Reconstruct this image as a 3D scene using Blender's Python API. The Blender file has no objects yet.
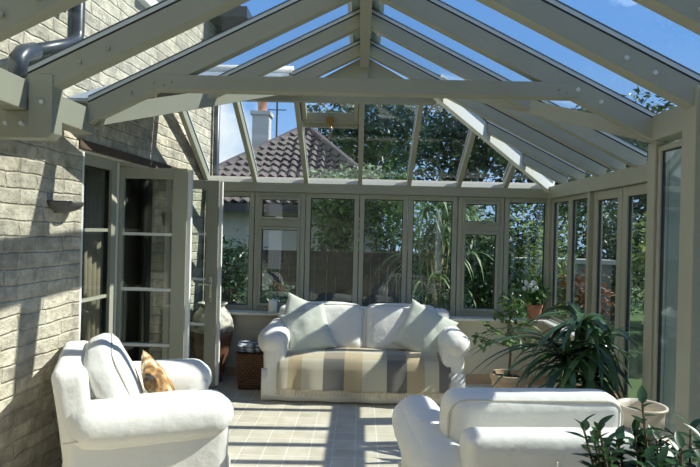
import bpy, math, random
import numpy as np
from mathutils import Vector, Matrix, noise as mnoise

random.seed(7)
rng = np.random.default_rng(11)
C = bpy.context.scene.collection
R = math.radians
EYE = 1.55

# ------------------------------------------------------------------ materials
def nt(name):
    m = bpy.data.materials.new(name); m.use_nodes = True
    t = m.node_tree; t.nodes.clear()
    o = t.nodes.new('ShaderNodeOutputMaterial')
    return m, t, o

def L(t, a, ao, b, bi):
    t.links.new(a.outputs[ao], b.inputs[bi])

def coords(t, kind='Object', scale=(1, 1, 1), rot=(0, 0, 0)):
    c = t.nodes.new('ShaderNodeTexCoord'); mp = t.nodes.new('ShaderNodeMapping')
    mp.inputs['Scale'].default_value = scale; mp.inputs['Rotation'].default_value = rot
    L(t, c, kind, mp, 'Vector'); return mp

def mixc(t, fac, a, b, mode='MIX'):
    n = t.nodes.new('ShaderNodeMix'); n.data_type = 'RGBA'; n.blend_type = mode
    for k, v in ((0, fac), (6, a), (7, b)):
        if isinstance(v, tuple) and hasattr(v[0], 'outputs'):
            t.links.new(v[0].outputs[v[1]], n.inputs[k])
        elif k == 0: n.inputs[0].default_value = v
        else: n.inputs[k].default_value = (*v, 1) if len(v) == 3 else v
    return (n, 2)

def mat(name, col, rough=.6, metal=0., var=.12, vscale=3., bump=0., bscale=40., spec=.5, sheen=0., translucent=0., island=0., detail=4.):
    m, t, o = nt(name)
    p = t.nodes.new('ShaderNodeBsdfPrincipled')
    p.inputs['Roughness'].default_value = rough; p.inputs['Metallic'].default_value = metal
    p.inputs['Specular IOR Level'].default_value = spec
    if sheen: p.inputs['Sheen Weight'].default_value = sheen
    mp = coords(t)
    n = t.nodes.new('ShaderNodeTexNoise'); n.inputs['Scale'].default_value = vscale; n.inputs['Detail'].default_value = detail
    L(t, mp, 0, n, 'Vector')
    lo = tuple(max(0, c*(1-var)) for c in col); hi = tuple(min(1, c*(1+var)) for c in col)
    c = mixc(t, (n, 'Fac'), lo, hi)
    if island:
        g = t.nodes.new('ShaderNodeNewGeometry')
        c = mixc(t, (g, 'Random Per Island'), tuple(x*(1-island) for x in col), tuple(min(1, x*(1+island)) for x in col))
    t.links.new(c[0].outputs[c[1]], p.inputs['Base Color'])
    if bump:
        b = t.nodes.new('ShaderNodeBump'); b.inputs['Strength'].default_value = bump; b.inputs['Distance'].default_value = .02
        n2 = t.nodes.new('ShaderNodeTexNoise'); n2.inputs['Scale'].default_value = bscale; n2.inputs['Detail'].default_value = 5
        L(t, mp, 0, n2, 'Vector'); L(t, n2, 'Fac', b, 'Height'); L(t, b, 'Normal', p, 'Normal')
    if translucent:
        tr = t.nodes.new('ShaderNodeBsdfTranslucent'); t.links.new(c[0].outputs[c[1]], tr.inputs['Color'])
        mx = t.nodes.new('ShaderNodeMixShader'); mx.inputs[0].default_value = translucent
        L(t, p, 0, mx, 1); L(t, tr, 0, mx, 2); L(t, mx, 0, o, 0)
    else:
        L(t, p, 0, o, 0)
    return m

def glass(name, tint=(.9, .95, .94), boost=1.0):
    m, t, o = nt(name)
    tr = t.nodes.new('ShaderNodeBsdfTransparent'); tr.inputs[0].default_value = (*tint, 1)
    gl = t.nodes.new('ShaderNodeBsdfGlossy'); gl.inputs['Roughness'].default_value = .0; gl.inputs['Color'].default_value = (.95, .98, 1, 1)
    lw = t.nodes.new('ShaderNodeLayerWeight'); lw.inputs[0].default_value = .5
    pw = t.nodes.new('ShaderNodeMath'); pw.operation = 'POWER'; pw.inputs[1].default_value = 5
    L(t, lw, 'Facing', pw, 0)
    ma = t.nodes.new('ShaderNodeMath'); ma.operation = 'MULTIPLY_ADD'; ma.inputs[1].default_value = .8; ma.inputs[2].default_value = .045*boost
    L(t, pw, 0, ma, 0)
    mx = t.nodes.new('ShaderNodeMixShader'); L(t, ma, 0, mx, 0); L(t, tr, 0, mx, 1); L(t, gl, 0, mx, 2); L(t, mx, 0, o, 0)
    return m

def stone_mat(name, a, b, mortar, scale=2.2):
    m, t, o = nt(name)
    p = t.nodes.new('ShaderNodeBsdfPrincipled'); p.inputs['Roughness'].default_value = .95; p.inputs['Specular IOR Level'].default_value = .15
    mp = coords(t, rot=(0, R(90), R(90)))
    c = t.nodes.new('ShaderNodeTexCoord')
    sx = t.nodes.new('ShaderNodeSeparateXYZ'); L(t, c, 'Object', sx, 0)
    dn = t.nodes.new('ShaderNodeTexNoise'); dn.inputs['Scale'].default_value = 5.5; dn.inputs['Detail'].default_value = 3; L(t, c, 'Object', dn, 'Vector')
    dm = t.nodes.new('ShaderNodeMath'); dm.operation = 'MULTIPLY_ADD'; dm.inputs[1].default_value = .032; L(t, dn, 'Fac', dm, 0); L(t, sx, 'Z', dm, 2)
    dy = t.nodes.new('ShaderNodeMath'); dy.operation = 'MULTIPLY_ADD'; dy.inputs[1].default_value = .10
    L(t, dn, 'Color', dy, 0); L(t, sx, 'Y', dy, 2)
    cb = t.nodes.new('ShaderNodeCombineXYZ'); L(t, dy, 0, cb, 0); L(t, dm, 0, cb, 1)
    br = t.nodes.new('ShaderNodeTexBrick'); L(t, cb, 0, br, 'Vector')
    br.inputs['Scale'].default_value = 1.0; br.inputs['Brick Width'].default_value = .26; br.inputs['Row Height'].default_value = .088
    br.inputs['Mortar Size'].default_value = .010; br.inputs['Mortar Smooth'].default_value = 1.; br.inputs['Bias'].default_value = 0
    br.inputs['Color1'].default_value = (*a, 1); br.inputs['Color2'].default_value = (*b, 1); br.inputs['Mortar'].default_value = (*mortar, 1)
    br.offset = .43; br.squash = 1.5; br.squash_frequency = 3
    n = t.nodes.new('ShaderNodeTexNoise'); n.inputs['Scale'].default_value = 11; n.inputs['Detail'].default_value = 9; n.inputs['Roughness'].default_value = .65; L(t, c, 'Object', n, 'Vector')
    rp = t.nodes.new('ShaderNodeValToRGB'); rp.color_ramp.elements[0].position = .3; rp.color_ramp.elements[0].color = (.55, .53, .5, 1)
    rp.color_ramp.elements[1].position = .65; rp.color_ramp.elements[1].color = (1.1, 1.08, 1.02, 1); L(t, n, 'Fac', rp, 0)
    mc = mixc(t, 1., (br, 'Color'), (rp, 'Color'), 'MULTIPLY'); t.links.new(mc[0].outputs[2], p.inputs['Base Color'])
    h = t.nodes.new('ShaderNodeMath'); h.operation = 'MULTIPLY_ADD'; h.inputs[1].default_value = -.32
    L(t, br, 'Fac', h, 0); L(t, n, 'Fac', h, 2)
    bp = t.nodes.new('ShaderNodeBump'); bp.inputs['Strength'].default_value = .8; bp.inputs['Distance'].default_value = .05
    L(t, h, 0, bp, 'Height'); L(t, bp, 'Normal', p, 'Normal'); L(t, p, 0, o, 0)
    return m

def tile_mat(name, a, b, grout, size=.16):
    m, t, o = nt(name)
    p = t.nodes.new('ShaderNodeBsdfPrincipled'); p.inputs['Roughness'].default_value = .5; p.inputs['Specular IOR Level'].default_value = .3
    mp = coords(t)
    br = t.nodes.new('ShaderNodeTexBrick'); L(t, mp, 0, br, 'Vector'); br.offset = 0; br.squash = 1
    br.inputs['Scale'].default_value = 1; br.inputs['Brick Width'].default_value = size; br.inputs['Row Height'].default_value = size
    br.inputs['Mortar Size'].default_value = .0045; br.inputs['Mortar Smooth'].default_value = .3
    br.inputs['Color1'].default_value = (*a, 1); br.inputs['Color2'].default_value = (*b, 1); br.inputs['Mortar'].default_value = (*grout, 1)
    n = t.nodes.new('ShaderNodeTexNoise'); n.inputs['Scale'].default_value = 6; n.inputs['Detail'].default_value = 6; L(t, mp, 0, n, 'Vector')
    rp = t.nodes.new('ShaderNodeValToRGB'); rp.color_ramp.elements[0].position = .3; rp.color_ramp.elements[0].color = (.82, .8, .76, 1)
    rp.color_ramp.elements[1].position = .7; rp.color_ramp.elements[1].color = (1.05, 1.05, 1.05, 1); L(t, n, 'Fac', rp, 0)
    mc = mixc(t, 1., (br, 'Color'), (rp, 'Color'), 'MULTIPLY'); t.links.new(mc[0].outputs[2], p.inputs['Base Color'])
    bp = t.nodes.new('ShaderNodeBump'); bp.invert = True; bp.inputs['Strength'].default_value = .3; bp.inputs['Distance'].default_value = .004
    L(t, br, 'Fac', bp, 'Height'); L(t, bp, 'Normal', p, 'Normal'); L(t, p, 0, o, 0)
    return m

def ramp_axis(t, vec, axis, stops, interp='CONSTANT'):
    sx = t.nodes.new('ShaderNodeSeparateXYZ'); L(t, vec, 0, sx, 0)
    rp = t.nodes.new('ShaderNodeValToRGB'); rp.color_ramp.interpolation = interp
    el = rp.color_ramp.elements
    while len(el) < len(stops): el.new(.5)
    for e, (pos, c) in zip(el, stops): e.position = pos; e.color = (*c, 1)
    return sx, rp

def throw_mat():
    m, t, o = nt('plaid_wool')
    p = t.nodes.new('ShaderNodeBsdfPrincipled'); p.inputs['Roughness'].default_value = 1; p.inputs['Specular IOR Level'].default_value = .1
    p.inputs['Sheen Weight'].default_value = .2
    uv = t.nodes.new('ShaderNodeUVMap')
    cream, tan, grey, dark = (.62, .57, .43), (.50, .40, .25), (.15, .145, .14), (.15, .145, .145)
    sx = t.nodes.new('ShaderNodeSeparateXYZ'); L(t, uv, 0, sx, 0)
    def ramp(axis, stops):
        rp = t.nodes.new('ShaderNodeValToRGB'); rp.color_ramp.interpolation = 'CONSTANT'; el = rp.color_ramp.elements
        while len(el) < len(stops): el.new(.5)
        for e, (pos, c) in zip(el, stops): e.position = pos; e.color = (*c, 1)
        L(t, sx, axis, rp, 0); return rp
    r1 = ramp('X', [(0, cream), (.06, tan), (.14, cream), (.262, grey), (.385, tan), (.49, cream), (.63, grey), (.75, tan), (.85, cream), (.93, grey)])
    r2 = ramp('Y', [(0, tan), (.035, cream), (.33, cream), (.41, tan), (.58, cream), (.72, tan), (.86, cream)])
    w = t.nodes.new('ShaderNodeTexWave'); w.wave_type = 'BANDS'; w.bands_direction = 'Y'; w.inputs['Scale'].default_value = 26; w.inputs['Distortion'].default_value = 1.5
    L(t, uv, 0, w, 'Vector')
    w2 = t.nodes.new('ShaderNodeTexWave'); w2.bands_direction = 'X'; w2.inputs['Scale'].default_value = 60; w2.inputs['Distortion'].default_value = 2; L(t, uv, 0, w2, 'Vector')
    rf_ = t.nodes.new('ShaderNodeValToRGB'); rf_.color_ramp.interpolation = 'CONSTANT'; rf_.color_ramp.elements[0].color = (.10, .10, .10, 1); rf_.color_ramp.elements[1].position = .41; rf_.color_ramp.elements[1].color = (.52, .52, .52, 1); L(t, sx, 'Y', rf_, 0)
    c = mixc(t, (rf_, 'Color'), (r1, 'Color'), (r2, 'Color'))
    c2 = mixc(t, (w, 'Fac'), (.8, .8, .8), (1.12, 1.12, 1.12)); c3 = mixc(t, 1., c, c2, 'MULTIPLY')
    t.links.new(c3[0].outputs[2], p.inputs['Base Color'])
    b = t.nodes.new('ShaderNodeBump'); b.inputs['Strength'].default_value = .4; b.inputs['Distance'].default_value = .005; L(t, w2, 'Fac', b, 'Height'); L(t, b, 'Normal', p, 'Normal')
    L(t, p, 0, o, 0); return m

def weave_mat():
    m, t, o = nt('wicker')
    p = t.nodes.new('ShaderNodeBsdfPrincipled'); p.inputs['Roughness'].default_value = .7
    c = t.nodes.new('ShaderNodeTexCoord'); sx = t.nodes.new('ShaderNodeSeparateXYZ'); L(t, c, 'Object', sx, 0)
    ad = t.nodes.new('ShaderNodeMath'); L(t, sx, 'X', ad, 0); L(t, sx, 'Y', ad, 1)
    cb = t.nodes.new('ShaderNodeCombineXYZ'); L(t, ad, 0, cb, 0); L(t, sx, 'Z', cb, 1)
    br = t.nodes.new('ShaderNodeTexBrick'); L(t, cb, 0, br, 'Vector'); br.inputs['Scale'].default_value = 1
    br.inputs['Brick Width'].default_value = .04; br.inputs['Row Height'].default_value = .022; br.inputs['Mortar Size'].default_value = .003
    br.inputs['Color1'].default_value = (.20, .095, .035, 1); br.inputs['Color2'].default_value = (.12, .05, .02, 1); br.inputs['Mortar'].default_value = (.02, .01, .005, 1)
    L(t, br, 'Color', p, 'Base Color')
    b = t.nodes.new('ShaderNodeBump'); b.invert = True; b.inputs['Strength'].default_value = .8; b.inputs['Distance'].default_value = .01; L(t, br, 'Fac', b, 'Height'); L(t, b, 'Normal', p, 'Normal')
    L(t, p, 0, o, 0); return m

def patch_mat(name, c1, c2, c3, scale=9.):
    m, t, o = nt(name)
    p = t.nodes.new('ShaderNodeBsdfPrincipled'); p.inputs['Roughness'].default_value = .6
    mp = coords(t); v = t.nodes.new('ShaderNodeTexNoise'); v.inputs['Scale'].default_value = scale; v.inputs['Detail'].default_value = 3; L(t, mp, 0, v, 'Vector')
    rp = t.nodes.new('ShaderNodeValToRGB'); el = rp.color_ramp.elements; el.new(.5)
    for e, (a, c) in zip(el, ((.38, c1), (.5, c2), (.62, c3))): e.position = a; e.color = (*c, 1)
    L(t, v, 'Fac', rp, 0); L(t, rp, 0, p, 'Base Color'); L(t, p, 0, o, 0); return m

M = {}
M['paint'] = mat('sage_paint', (.325, .33, .265), .45, var=.07, vscale=5, spec=.35)
M['paintdoor'] = mat('sage_door_paint', (.36, .36, .285), .4, var=.06, vscale=5, spec=.4)
M['white'] = mat('white_paint', (.78, .78, .74), .45, var=.03)
M['plaster'] = mat('cream_plaster', (.60, .57, .47), .9, var=.05, vscale=4, bump=.05)
M['sill'] = mat('pale_sill', (.60, .60, .54), .4, var=.05)
M['gasket'] = mat('black_gasket', (.012, .013, .014), .6, var=.05)
M['cap'] = mat('grey_cap', (.58, .62, .62), .35, var=.05)
M['glass'] = glass('clear_glass', (.93, .965, .96))
M['glassdark'] = glass('window_glass', (.86, .90, .89), .95)
M['glassmid'] = glass('side_glass', (.90, .94, .93), 1.)
M['stone'] = stone_mat('limestone', (.74, .70, .585), (.50, .475, .41), (.64, .60, .50))
M['tile'] = tile_mat('floor_tile', (.66, .61, .49), (.60, .555, .45), (.80, .77, .68))
M['timber'] = mat('dark_timber', (.085, .058, .038), .8, var=.4, vscale=12)
M['lead'] = mat('lead_sheet', (.27, .33, .42), .5, var=.2, vscale=8)
M['pipe'] = mat('downpipe_plastic', (.035, .045, .06), .35, var=.2)
M['cloth'] = mat('white_slipcover', (.80, .785, .73), 1., var=.035, vscale=3, bump=.35, bscale=14, spec=.1, sheen=.15)
M['piping'] = mat('cover_piping', (.66, .62, .53), 1., var=.05, spec=.1)
M['pillow'] = mat('pale_green_linen', (.62, .645, .56), 1., var=.05, vscale=4, bump=.25, bscale=12, spec=.1)
M['gold'] = patch_mat('gold_floral', (.75, .62, .42), (.45, .25, .08), (.16, .08, .03), 14)
M['throw'] = throw_mat()
M['fringe'] = mat('fringe_wool', (.50, .43, .31), 1., var=.3, vscale=60)
M['wicker'] = weave_mat()
M['paper'] = patch_mat('newsprint', (.62, .64, .66), (.18, .22, .28), (.04, .05, .06), 16)
M['terracotta'] = mat('terracotta', (.40, .17, .09), .8, var=.25, vscale=8)
M['paleclay'] = mat('pale_clay', (.48, .36, .24), .85, var=.2, vscale=8)
M['cream_glaze'] = mat('cream_glaze', (.66, .58, .48), .4, var=.1)
M['grey_glaze'] = mat('grey_glaze', (.17, .17, .155), .45, var=.2)
M['urn_top'] = patch_mat('urn_glaze', (.62, .58, .48), (.40, .38, .32), (.16, .15, .13), 12)
M['urn_body'] = mat('urn_brown', (.16, .075, .045), .45, var=.3)
M['soil'] = mat('soil', (.05, .035, .022), 1., var=.4, vscale=30)
M['steel'] = mat('steel', (.6, .6, .6), .25, 1., var=.05)
M['brass'] = mat('brass', (.45, .28, .1), .35, 1., var=.1)
M['lamp'] = mat('lamp_ceramic', (.10, .10, .095), .5, var=.1)
M['dark'] = mat('unlit_interior', (.05, .045, .04), .9, var=.1)
M['curtain'] = mat('beige_curtain', (.32, .27, .19), .95, var=.15, vscale=6)
M['straps'] = mat('palm_leaf', (.05, .11, .042), .3, var=.3, island=.45, spec=.6, translucent=.12)
M['leafdark'] = mat('dark_leaf', (.03, .075, .022), .35, island=.5, spec=.55, translucent=.2)
M['leafmid'] = mat('mid_leaf', (.10, .20, .05), .45, island=.6, translucent=.3)
M['leafyellow'] = mat('yellow_green_leaf', (.20, .28, .07), .5, island=.6, translucent=.35)
M['leafpale'] = mat('pale_leaf', (.26, .34, .19), .5, island=.55, translucent=.25)
M['leaftree'] = mat('tree_leaf', (.045, .085, .035), .45, island=.65, translucent=.2)
M['leafred'] = mat('rust_leaf', (.22, .085, .03), .5, island=.5, translucent=.3)
M['bamboo'] = mat('grass_leaf', (.15, .25, .09), .45, island=.55, translucent=.3)
M['stem'] = mat('stem', (.11, .08, .045), .9, var=.3)
M['cane'] = mat('pale_cane', (.42, .36, .2), .8, var=.2)
M['flower'] = mat('white_petals', (.8, .8, .78), .6, var=.05)
M['fence'] = mat('fence_boards', (.062, .05, .04), .9, var=.4, vscale=7)
M['grass'] = mat('lawn', (.07, .12, .035), 1., var=.4, vscale=5)
M['rtile'] = mat('pantiles', (.125, .10, .098), .75, var=.35, vscale=4)
M['render'] = mat('white_render', (.55, .56, .54), .9, var=.08)
M['stonecap'] = mat('pale_coping', (.50, .48, .43), .9, var=.15)
M['greywall'] = mat('grey_stone', (.20, .20, .19), .95, var=.35, vscale=5)
M['cover'] = mat('blue_cover', (.2, .28, .36), .8, var=.2)

# ------------------------------------------------------------------ mesh helpers
class MB:
    def __init__(s): s.v = []; s.f = []
    def add(s, v, f):
        k = len(s.v); s.v += [tuple(map(float, p)) for p in v]; s.f += [tuple(i+k for i in q) for q in f]; return s
    def box(s, c, d, rz=0., rx=0.):
        x, y, z = (k/2 for k in d)
        P = [Vector((a*x, b*y, e*z)) for e in (-1, 1) for b in (-1, 1) for a in (-1, 1)]
        m = Matrix.Rotation(rz, 3, 'Z') @ Matrix.Rotation(rx, 3, 'X')
        return s.add([m @ p + Vector(c) for p in P], [(0, 2, 3, 1), (4, 5, 7, 6), (0, 1, 5, 4), (2, 6, 7, 3), (0, 4, 6, 2), (1, 3, 7, 5)])
    def bx(s, x0, x1, y0, y1, z0, z1): return s.box(((x0+x1)/2, (y0+y1)/2, (z0+z1)/2), (x1-x0, y1-y0, z1-z0))
    def beam(s, a, b, w, h, off=0.):
        """plumb-cut beam; a, b lie on the middle of the top face, off lifts it"""
        a = Vector(a); b = Vector(b); d = b-a; d.z = 0
        n = Vector((-d.y, d.x, 0)).normalized()*(w/2) if d.length > 1e-6 else Vector((w/2, 0, 0))
        u = Vector((0, 0, off)); l = Vector((0, 0, off-h))
        P = [a-n+l, a+n+l, b-n+l, b+n+l, a-n+u, a+n+u, b-n+u, b+n+u]
        return s.add(P, [(0, 1, 3, 2), (4, 6, 7, 5), (0, 4, 5, 1), (2, 3, 7, 6), (0, 2, 6, 4), (1, 5, 7, 3)])
    def prism(s, poly, a, b, axis):
        """poly in the two other axes, extruded from a to b along axis"""
        n = len(poly); f = {'x': lambda t, p: (t, *p), 'y': lambda t, p: (p[0], t, p[1]), 'z': lambda t, p: (*p, t)}[axis]
        V = [f(a, p) for p in poly]+[f(b, p) for p in poly]
        return s.add(V, [tuple(range(n))[::-1], tuple(range(n, 2*n))]+[(i, (i+1) % n, n+(i+1) % n, n+i) for i in range(n)])
    def slab(s, pts, th):
        """polygon in space given thickness th along +z"""
        n = len(pts); V = [tuple(p) for p in pts]+[(p[0], p[1], p[2]+th) for p in pts]
        return s.add(V, [tuple(range(n))[::-1], tuple(range(n, 2*n))]+[(i, (i+1) % n, n+(i+1) % n, n+i) for i in range(n)])
    def tube(s, pts, r, n=8, closed=False):
        pts = [Vector(p) for p in pts]; k = len(pts); V = []; F = []
        rr = r if isinstance(r, (list, tuple)) else [r]*k
        prev = None
        for i, p in enumerate(pts):
            t = (pts[(i+1) % k]-pts[i-1]) if closed else (pts[min(i+1, k-1)]-pts[max(i-1, 0)])
            t = t.normalized() if t.length > 1e-9 else Vector((0, 0, 1))
            if prev is None:
                a = t.cross(Vector((0, 0, 1)))
                if a.length < .1: a = t.cross(Vector((0, 1, 0)))
            else: a = prev-t*prev.dot(t)
            a.normalize(); prev = a; b = t.cross(a)
            V += [p+(a*math.cos(q*2*math.pi/n)+b*math.sin(q*2*math.pi/n))*rr[i] for q in range(n)]
        for i in range(k if closed else k-1):
            j = (i+1) % k
            F += [(i*n+q, i*n+(q+1) % n, j*n+(q+1) % n, j*n+q) for q in range(n)]
        if not closed: F += [tuple(range(n))[::-1], tuple((k-1)*n+q for q in range(n))]
        return s.add(V, F)
    def lathe(s, prof, c=(0, 0, 0), n=28):
        V = []; F = []
        for r, z in prof: V += [(c[0]+max(r, 1e-4)*math.cos(2*math.pi*q/n), c[1]+max(r, 1e-4)*math.sin(2*math.pi*q/n), c[2]+z) for q in range(n)]
        for i in range(len(prof)-1): F += [(i*n+q, i*n+(q+1) % n, (i+1)*n+(q+1) % n, (i+1)*n+q) for q in range(n)]
        F += [tuple(range(n))[::-1], tuple((len(prof)-1)*n+q for q in range(n))]
        return s.add(V, F)
    def ell(s, c, r, n=10):
        prof = [(math.sin(math.pi*i/n), -math.cos(math.pi*i/n)) for i in range(n+1)]
        k = len(s.v); s.lathe([(a, b) for a, b in prof], n=12)
        for i in range(k, len(s.v)):
            x, y, z = s.v[i]; s.v[i] = (c[0]+x*r[0], c[1]+y*r[1], c[2]+z*r[2])
        return s
    def grid(s, P):
        n, m = len(P), len(P[0])
        return s.add([p for row in P for p in row], [(i*m+j, i*m+j+1, (i+1)*m+j+1, (i+1)*m+j) for i in range(n-1) for j in range(m-1)])
    def xf(s, m, k=0):
        s.v = s.v[:k]+[tuple(m @ Vector(p)) for p in s.v[k:]]; return s
    def build(s, name, m, parent=None, smooth=False, bevel=0., subsurf=0, off=None):
        me = bpy.data.meshes.new(name)
        o0 = off if off is not None else (0, 0, 0)
        me.from_pydata([(p[0]-o0[0], p[1]-o0[1], p[2]-o0[2]) for p in s.v], [], s.f); me.update()
        ob = bpy.data.objects.new(name, me); C.objects.link(ob); me.materials.append(M[m] if isinstance(m, str) else m)
        if smooth:
            for q in me.polygons: q.use_smooth = True
        if parent: ob.parent = parent
        elif off is not None: ob.location = off
        if bevel:
            b = ob.modifiers.new('b', 'BEVEL'); b.width = bevel; b.segments = 2; b.limit_method = 'ANGLE'
        if subsurf:
            b = ob.modifiers.new('s', 'SUBSURF'); b.levels = subsurf; b.render_levels = subsurf
        return ob

def tag(o, label, cat, group=None, kind=None):
    o['label'] = label; o['category'] = cat
    if group: o['group'] = group
    if kind: o['kind'] = kind
    return o
def empty(name, loc, label, cat, rz=0., group=None, kind=None):
    o = bpy.data.objects.new(name, None); C.objects.link(o); o.location = loc; o.rotation_euler = (0, 0, rz); o.empty_display_size = .1
    return tag(o, label, cat, group, kind)

def softbox(size, r, n=16, puff=0., nz=0., nscale=3., seed=0., taper=0.):
    hx, hy, hz = (k/2 for k in size); half = np.array([hx, hy, hz]); r = min(r, hx*.999, hy*.999, hz*.999)
    idx = {}; V = []; F = []
    s = np.sin(np.linspace(-math.pi/2, math.pi/2, n+1))*.6+np.linspace(-1, 1, n+1)*.4
    def vid(i, j, k):
        if (i, j, k) not in idx: idx[i, j, k] = len(V); V.append((s[i], s[j], s[k]))
        return idx[i, j, k]
    for a in range(n):
        for b in range(n):
            for e in (0, n):
                q = [(a, b), (a+1, b), (a+1, b+1), (a, b+1)]
                f1 = [vid(i, j, e) for i, j in q]; f2 = [vid(i, e, j) for i, j in q]; f3 = [vid(e, i, j) for i, j in q]
                F += [f1 if e else f1[::-1], f2[::-1] if e else f2, f3 if e else f3[::-1]]
    U = np.array(V); P = U*half; inner = half-r; Q = np.clip(P, -inner, inner); D = P-Q
    D /= np.maximum(np.linalg.norm(D, axis=1, keepdims=True), 1e-9); P = Q+D*r
    if puff:
        w = 1-U**2
        P[:, 0] += puff*U[:, 0]*w[:, 1]*w[:, 2]; P[:, 1] += puff*U[:, 1]*w[:, 0]*w[:, 2]; P[:, 2] += puff*U[:, 2]*w[:, 0]*w[:, 1]
    if taper: P[:, :2] *= (1+taper*(-U[:, 2:3]))
    if nz:
        for i in range(len(P)):
            v = Vector(P[i])*nscale+Vector((seed*7.1, seed*3.3, seed))
            P[i] += D[i]*nz*(mnoise.noise(v)+.5*mnoise.noise(v*2.3))
    return [tuple(p) for p in P], [tuple(f) for f in F]

def pillow(w, h, t, n=22, seed=0.):
    V = []; F = []; sides = []
    for sg in (1, -1):
        P = []
        for i in range(n+1):
            row = []
            for j in range(n+1):
                u = -1+2*i/n; v = -1+2*j/n
                pin = 1-.09*(1-u*u)*abs(v)**3; pin2 = 1-.09*(1-v*v)*abs(u)**3
                z = t/2*((1-u**2)*(1-v**2))**.42
                z += .010*(mnoise.noise(Vector((u*2.2+seed, v*2.2, seed*1.7)))+.5*mnoise.noise(Vector((u*5+seed, v*5, seed))))*(1-u**8)*(1-v**8)
                row.append((u*w/2*pin2, v*h/2*pin, sg*z))
            P.append(row)
        sides.append(P)
    mb = MB(); mb.grid(sides[0]); k = len(mb.v); mb.grid([r[::-1] for r in sides[1]])
    return mb
def rrect(w, h, r, n=6):
    out = []
    for cx, cy, a0 in ((1, 1, 0), (-1, 1, 90), (-1, -1, 180), (1, -1, 270)):
        for q in range(n+1):
            a = R(a0+90*q/n); out.append((cx*(w/2-r)+r*math.cos(a), cy*(h/2-r)+r*math.sin(a)))
    return out

# ------------------------------------------------------------------ setting
def wx(y): return -1.90+.07*(y-3)         # face of the house wall, a little out of square
YF = 6.0                                   # far glazed wall
XR = 2.02                                  # wide part, right wall
XN = 1.80                                  # narrow part, right wall
YS = 3.42                                  # where the plan steps

f = MB(); f.bx(-2.3, 2.15, -1.5, YF+.1, -.1, 0)
tag(f.build('floor', 'tile'), 'cream square tiled conservatory floor', 'floor', kind='structure')
g = MB(); g.bx(-30, 30, -12, 45, -.5, -.12)
tag(g.build('ground', 'grass'), 'lawn of the garden outside the glazed walls', 'lawn', kind='structure')

OP0, OP1, OPZ = 3.68, 5.46, 2.07
w = MB()
def wallpart(y0, y1, z0, z1, th=.32):
    w.add([(wx(y0), y0, z0), (wx(y0)-th, y0, z0), (wx(y1)-th, y1, z0), (wx(y1), y1, z0), (wx(y0), y0, z1), (wx(y0)-th, y0, z1), (wx(y1)-th, y1, z1), (wx(y1), y1, z1)],
          [(0, 1, 2, 3), (4, 7, 6, 5), (0, 4, 5, 1), (2, 6, 7, 3), (0, 3, 7, 4), (1, 5, 6, 2)])
wallpart(-1.5, OP0, -.1, OPZ); wallpart(OP1, 6.32, -.1, OPZ); wallpart(-1.5, 6.32, OPZ, 4.6)
tag(w.build('wall_left', 'stone'), 'pale coursed limestone house wall on the left', 'wall', kind='structure')
w = MB(); w.bx(-1.9, XN, -1.6, -1.5, -.1, 3.3)
tag(w.build('wall_near', 'stone'), 'plain wall behind the viewer', 'wall', kind='structure')
b = MB(); b.add([(wx(OP0-.05)+.012, OP0-.05, OPZ-.01), (wx(OP0)-.2, OP0-.05, OPZ-.01), (wx(OP1+.05)-.2, OP1+.05, OPZ-.01), (wx(OP1+.05)+.012, OP1+.05, OPZ-.01),
                 (wx(OP0-.05)+.012, OP0-.05, OPZ+.045), (wx(OP0)-.2, OP0-.05, OPZ+.045), (wx(OP1+.05)-.2, OP1+.05, OPZ+.045), (wx(OP1+.05)+.012, OP1+.05, OPZ+.045)],
                [(0, 1, 2, 3), (4, 7, 6, 5), (0, 4, 5, 1), (2, 6, 7, 3), (0, 3, 7, 4), (1, 5, 6, 2)])
tag(b.build('trim_1', 'timber'), 'dark brown timber lintel over the french door opening', 'lintel', kind='structure')

# room behind the door opening, its darkness put into near-black walls
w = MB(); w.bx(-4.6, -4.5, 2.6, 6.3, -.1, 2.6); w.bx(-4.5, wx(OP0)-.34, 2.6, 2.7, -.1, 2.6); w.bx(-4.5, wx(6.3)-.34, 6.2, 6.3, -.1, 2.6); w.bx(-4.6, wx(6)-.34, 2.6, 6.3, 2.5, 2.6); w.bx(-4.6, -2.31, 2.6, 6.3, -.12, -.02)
tag(w.build('wall_back', 'dark'), 'walls of the house room beyond the french doors, coloured dark as if unlit', 'wall', kind='structure')

# far dwarf wall, sill, baseboard
w = MB(); w.bx(wx(YF), XR+.1, YF-.1, YF+.1, -.1, .66)
tag(w.build('wall_far', 'plaster'), 'low cream dwarf wall under the far windows', 'wall', kind='structure')
w = MB(); w.bx(wx(YF)+.01, XR-.02, YF-.22, YF-.04, .662, .69)
tag(w.build('trim_2', 'sill', bevel=.006), 'pale window sill board along the far wall', 'window sill', kind='structure')
w = MB(); w.bx(wx(YF)+.01, XR-.02, YF-.118, YF-.101, 0, .09)
tag(w.build('baseboard_far', 'paleclay'), 'tan tiled skirting along the far dwarf wall', 'skirting', kind='structure')
w = MB(); w.bx(XR-.02, XR+.1, 4.86, YF-.1, -.1, .66)
tag(w.build('wall_right', 'plaster'), 'low cream dwarf wall under the two narrow right windows', 'wall', kind='structure')
w = MB(); w.bx(XR-.13, XR-.021, 4.86, YF-.225, .662, .69)
tag(w.build('trim_3', 'sill', bevel=.006), 'short pale sill board under the right side windows', 'window sill', kind='structure')
w = MB(); w.bx(XN-.06, XN+.1, -1.5, YS-.05, -.1, .38)
tag(w.build('wall_side', 'plaster'), 'very low wall under the nearest right windows', 'wall', kind='structure')
w = MB(); w.bx(XN-.26, XN-.05, -1.4, YS-.06, .382, .41)
tag(w.build('trim_4', 'white', bevel=.006), 'white low sill shelf at the nearest right windows', 'window sill', kind='structure')

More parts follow.
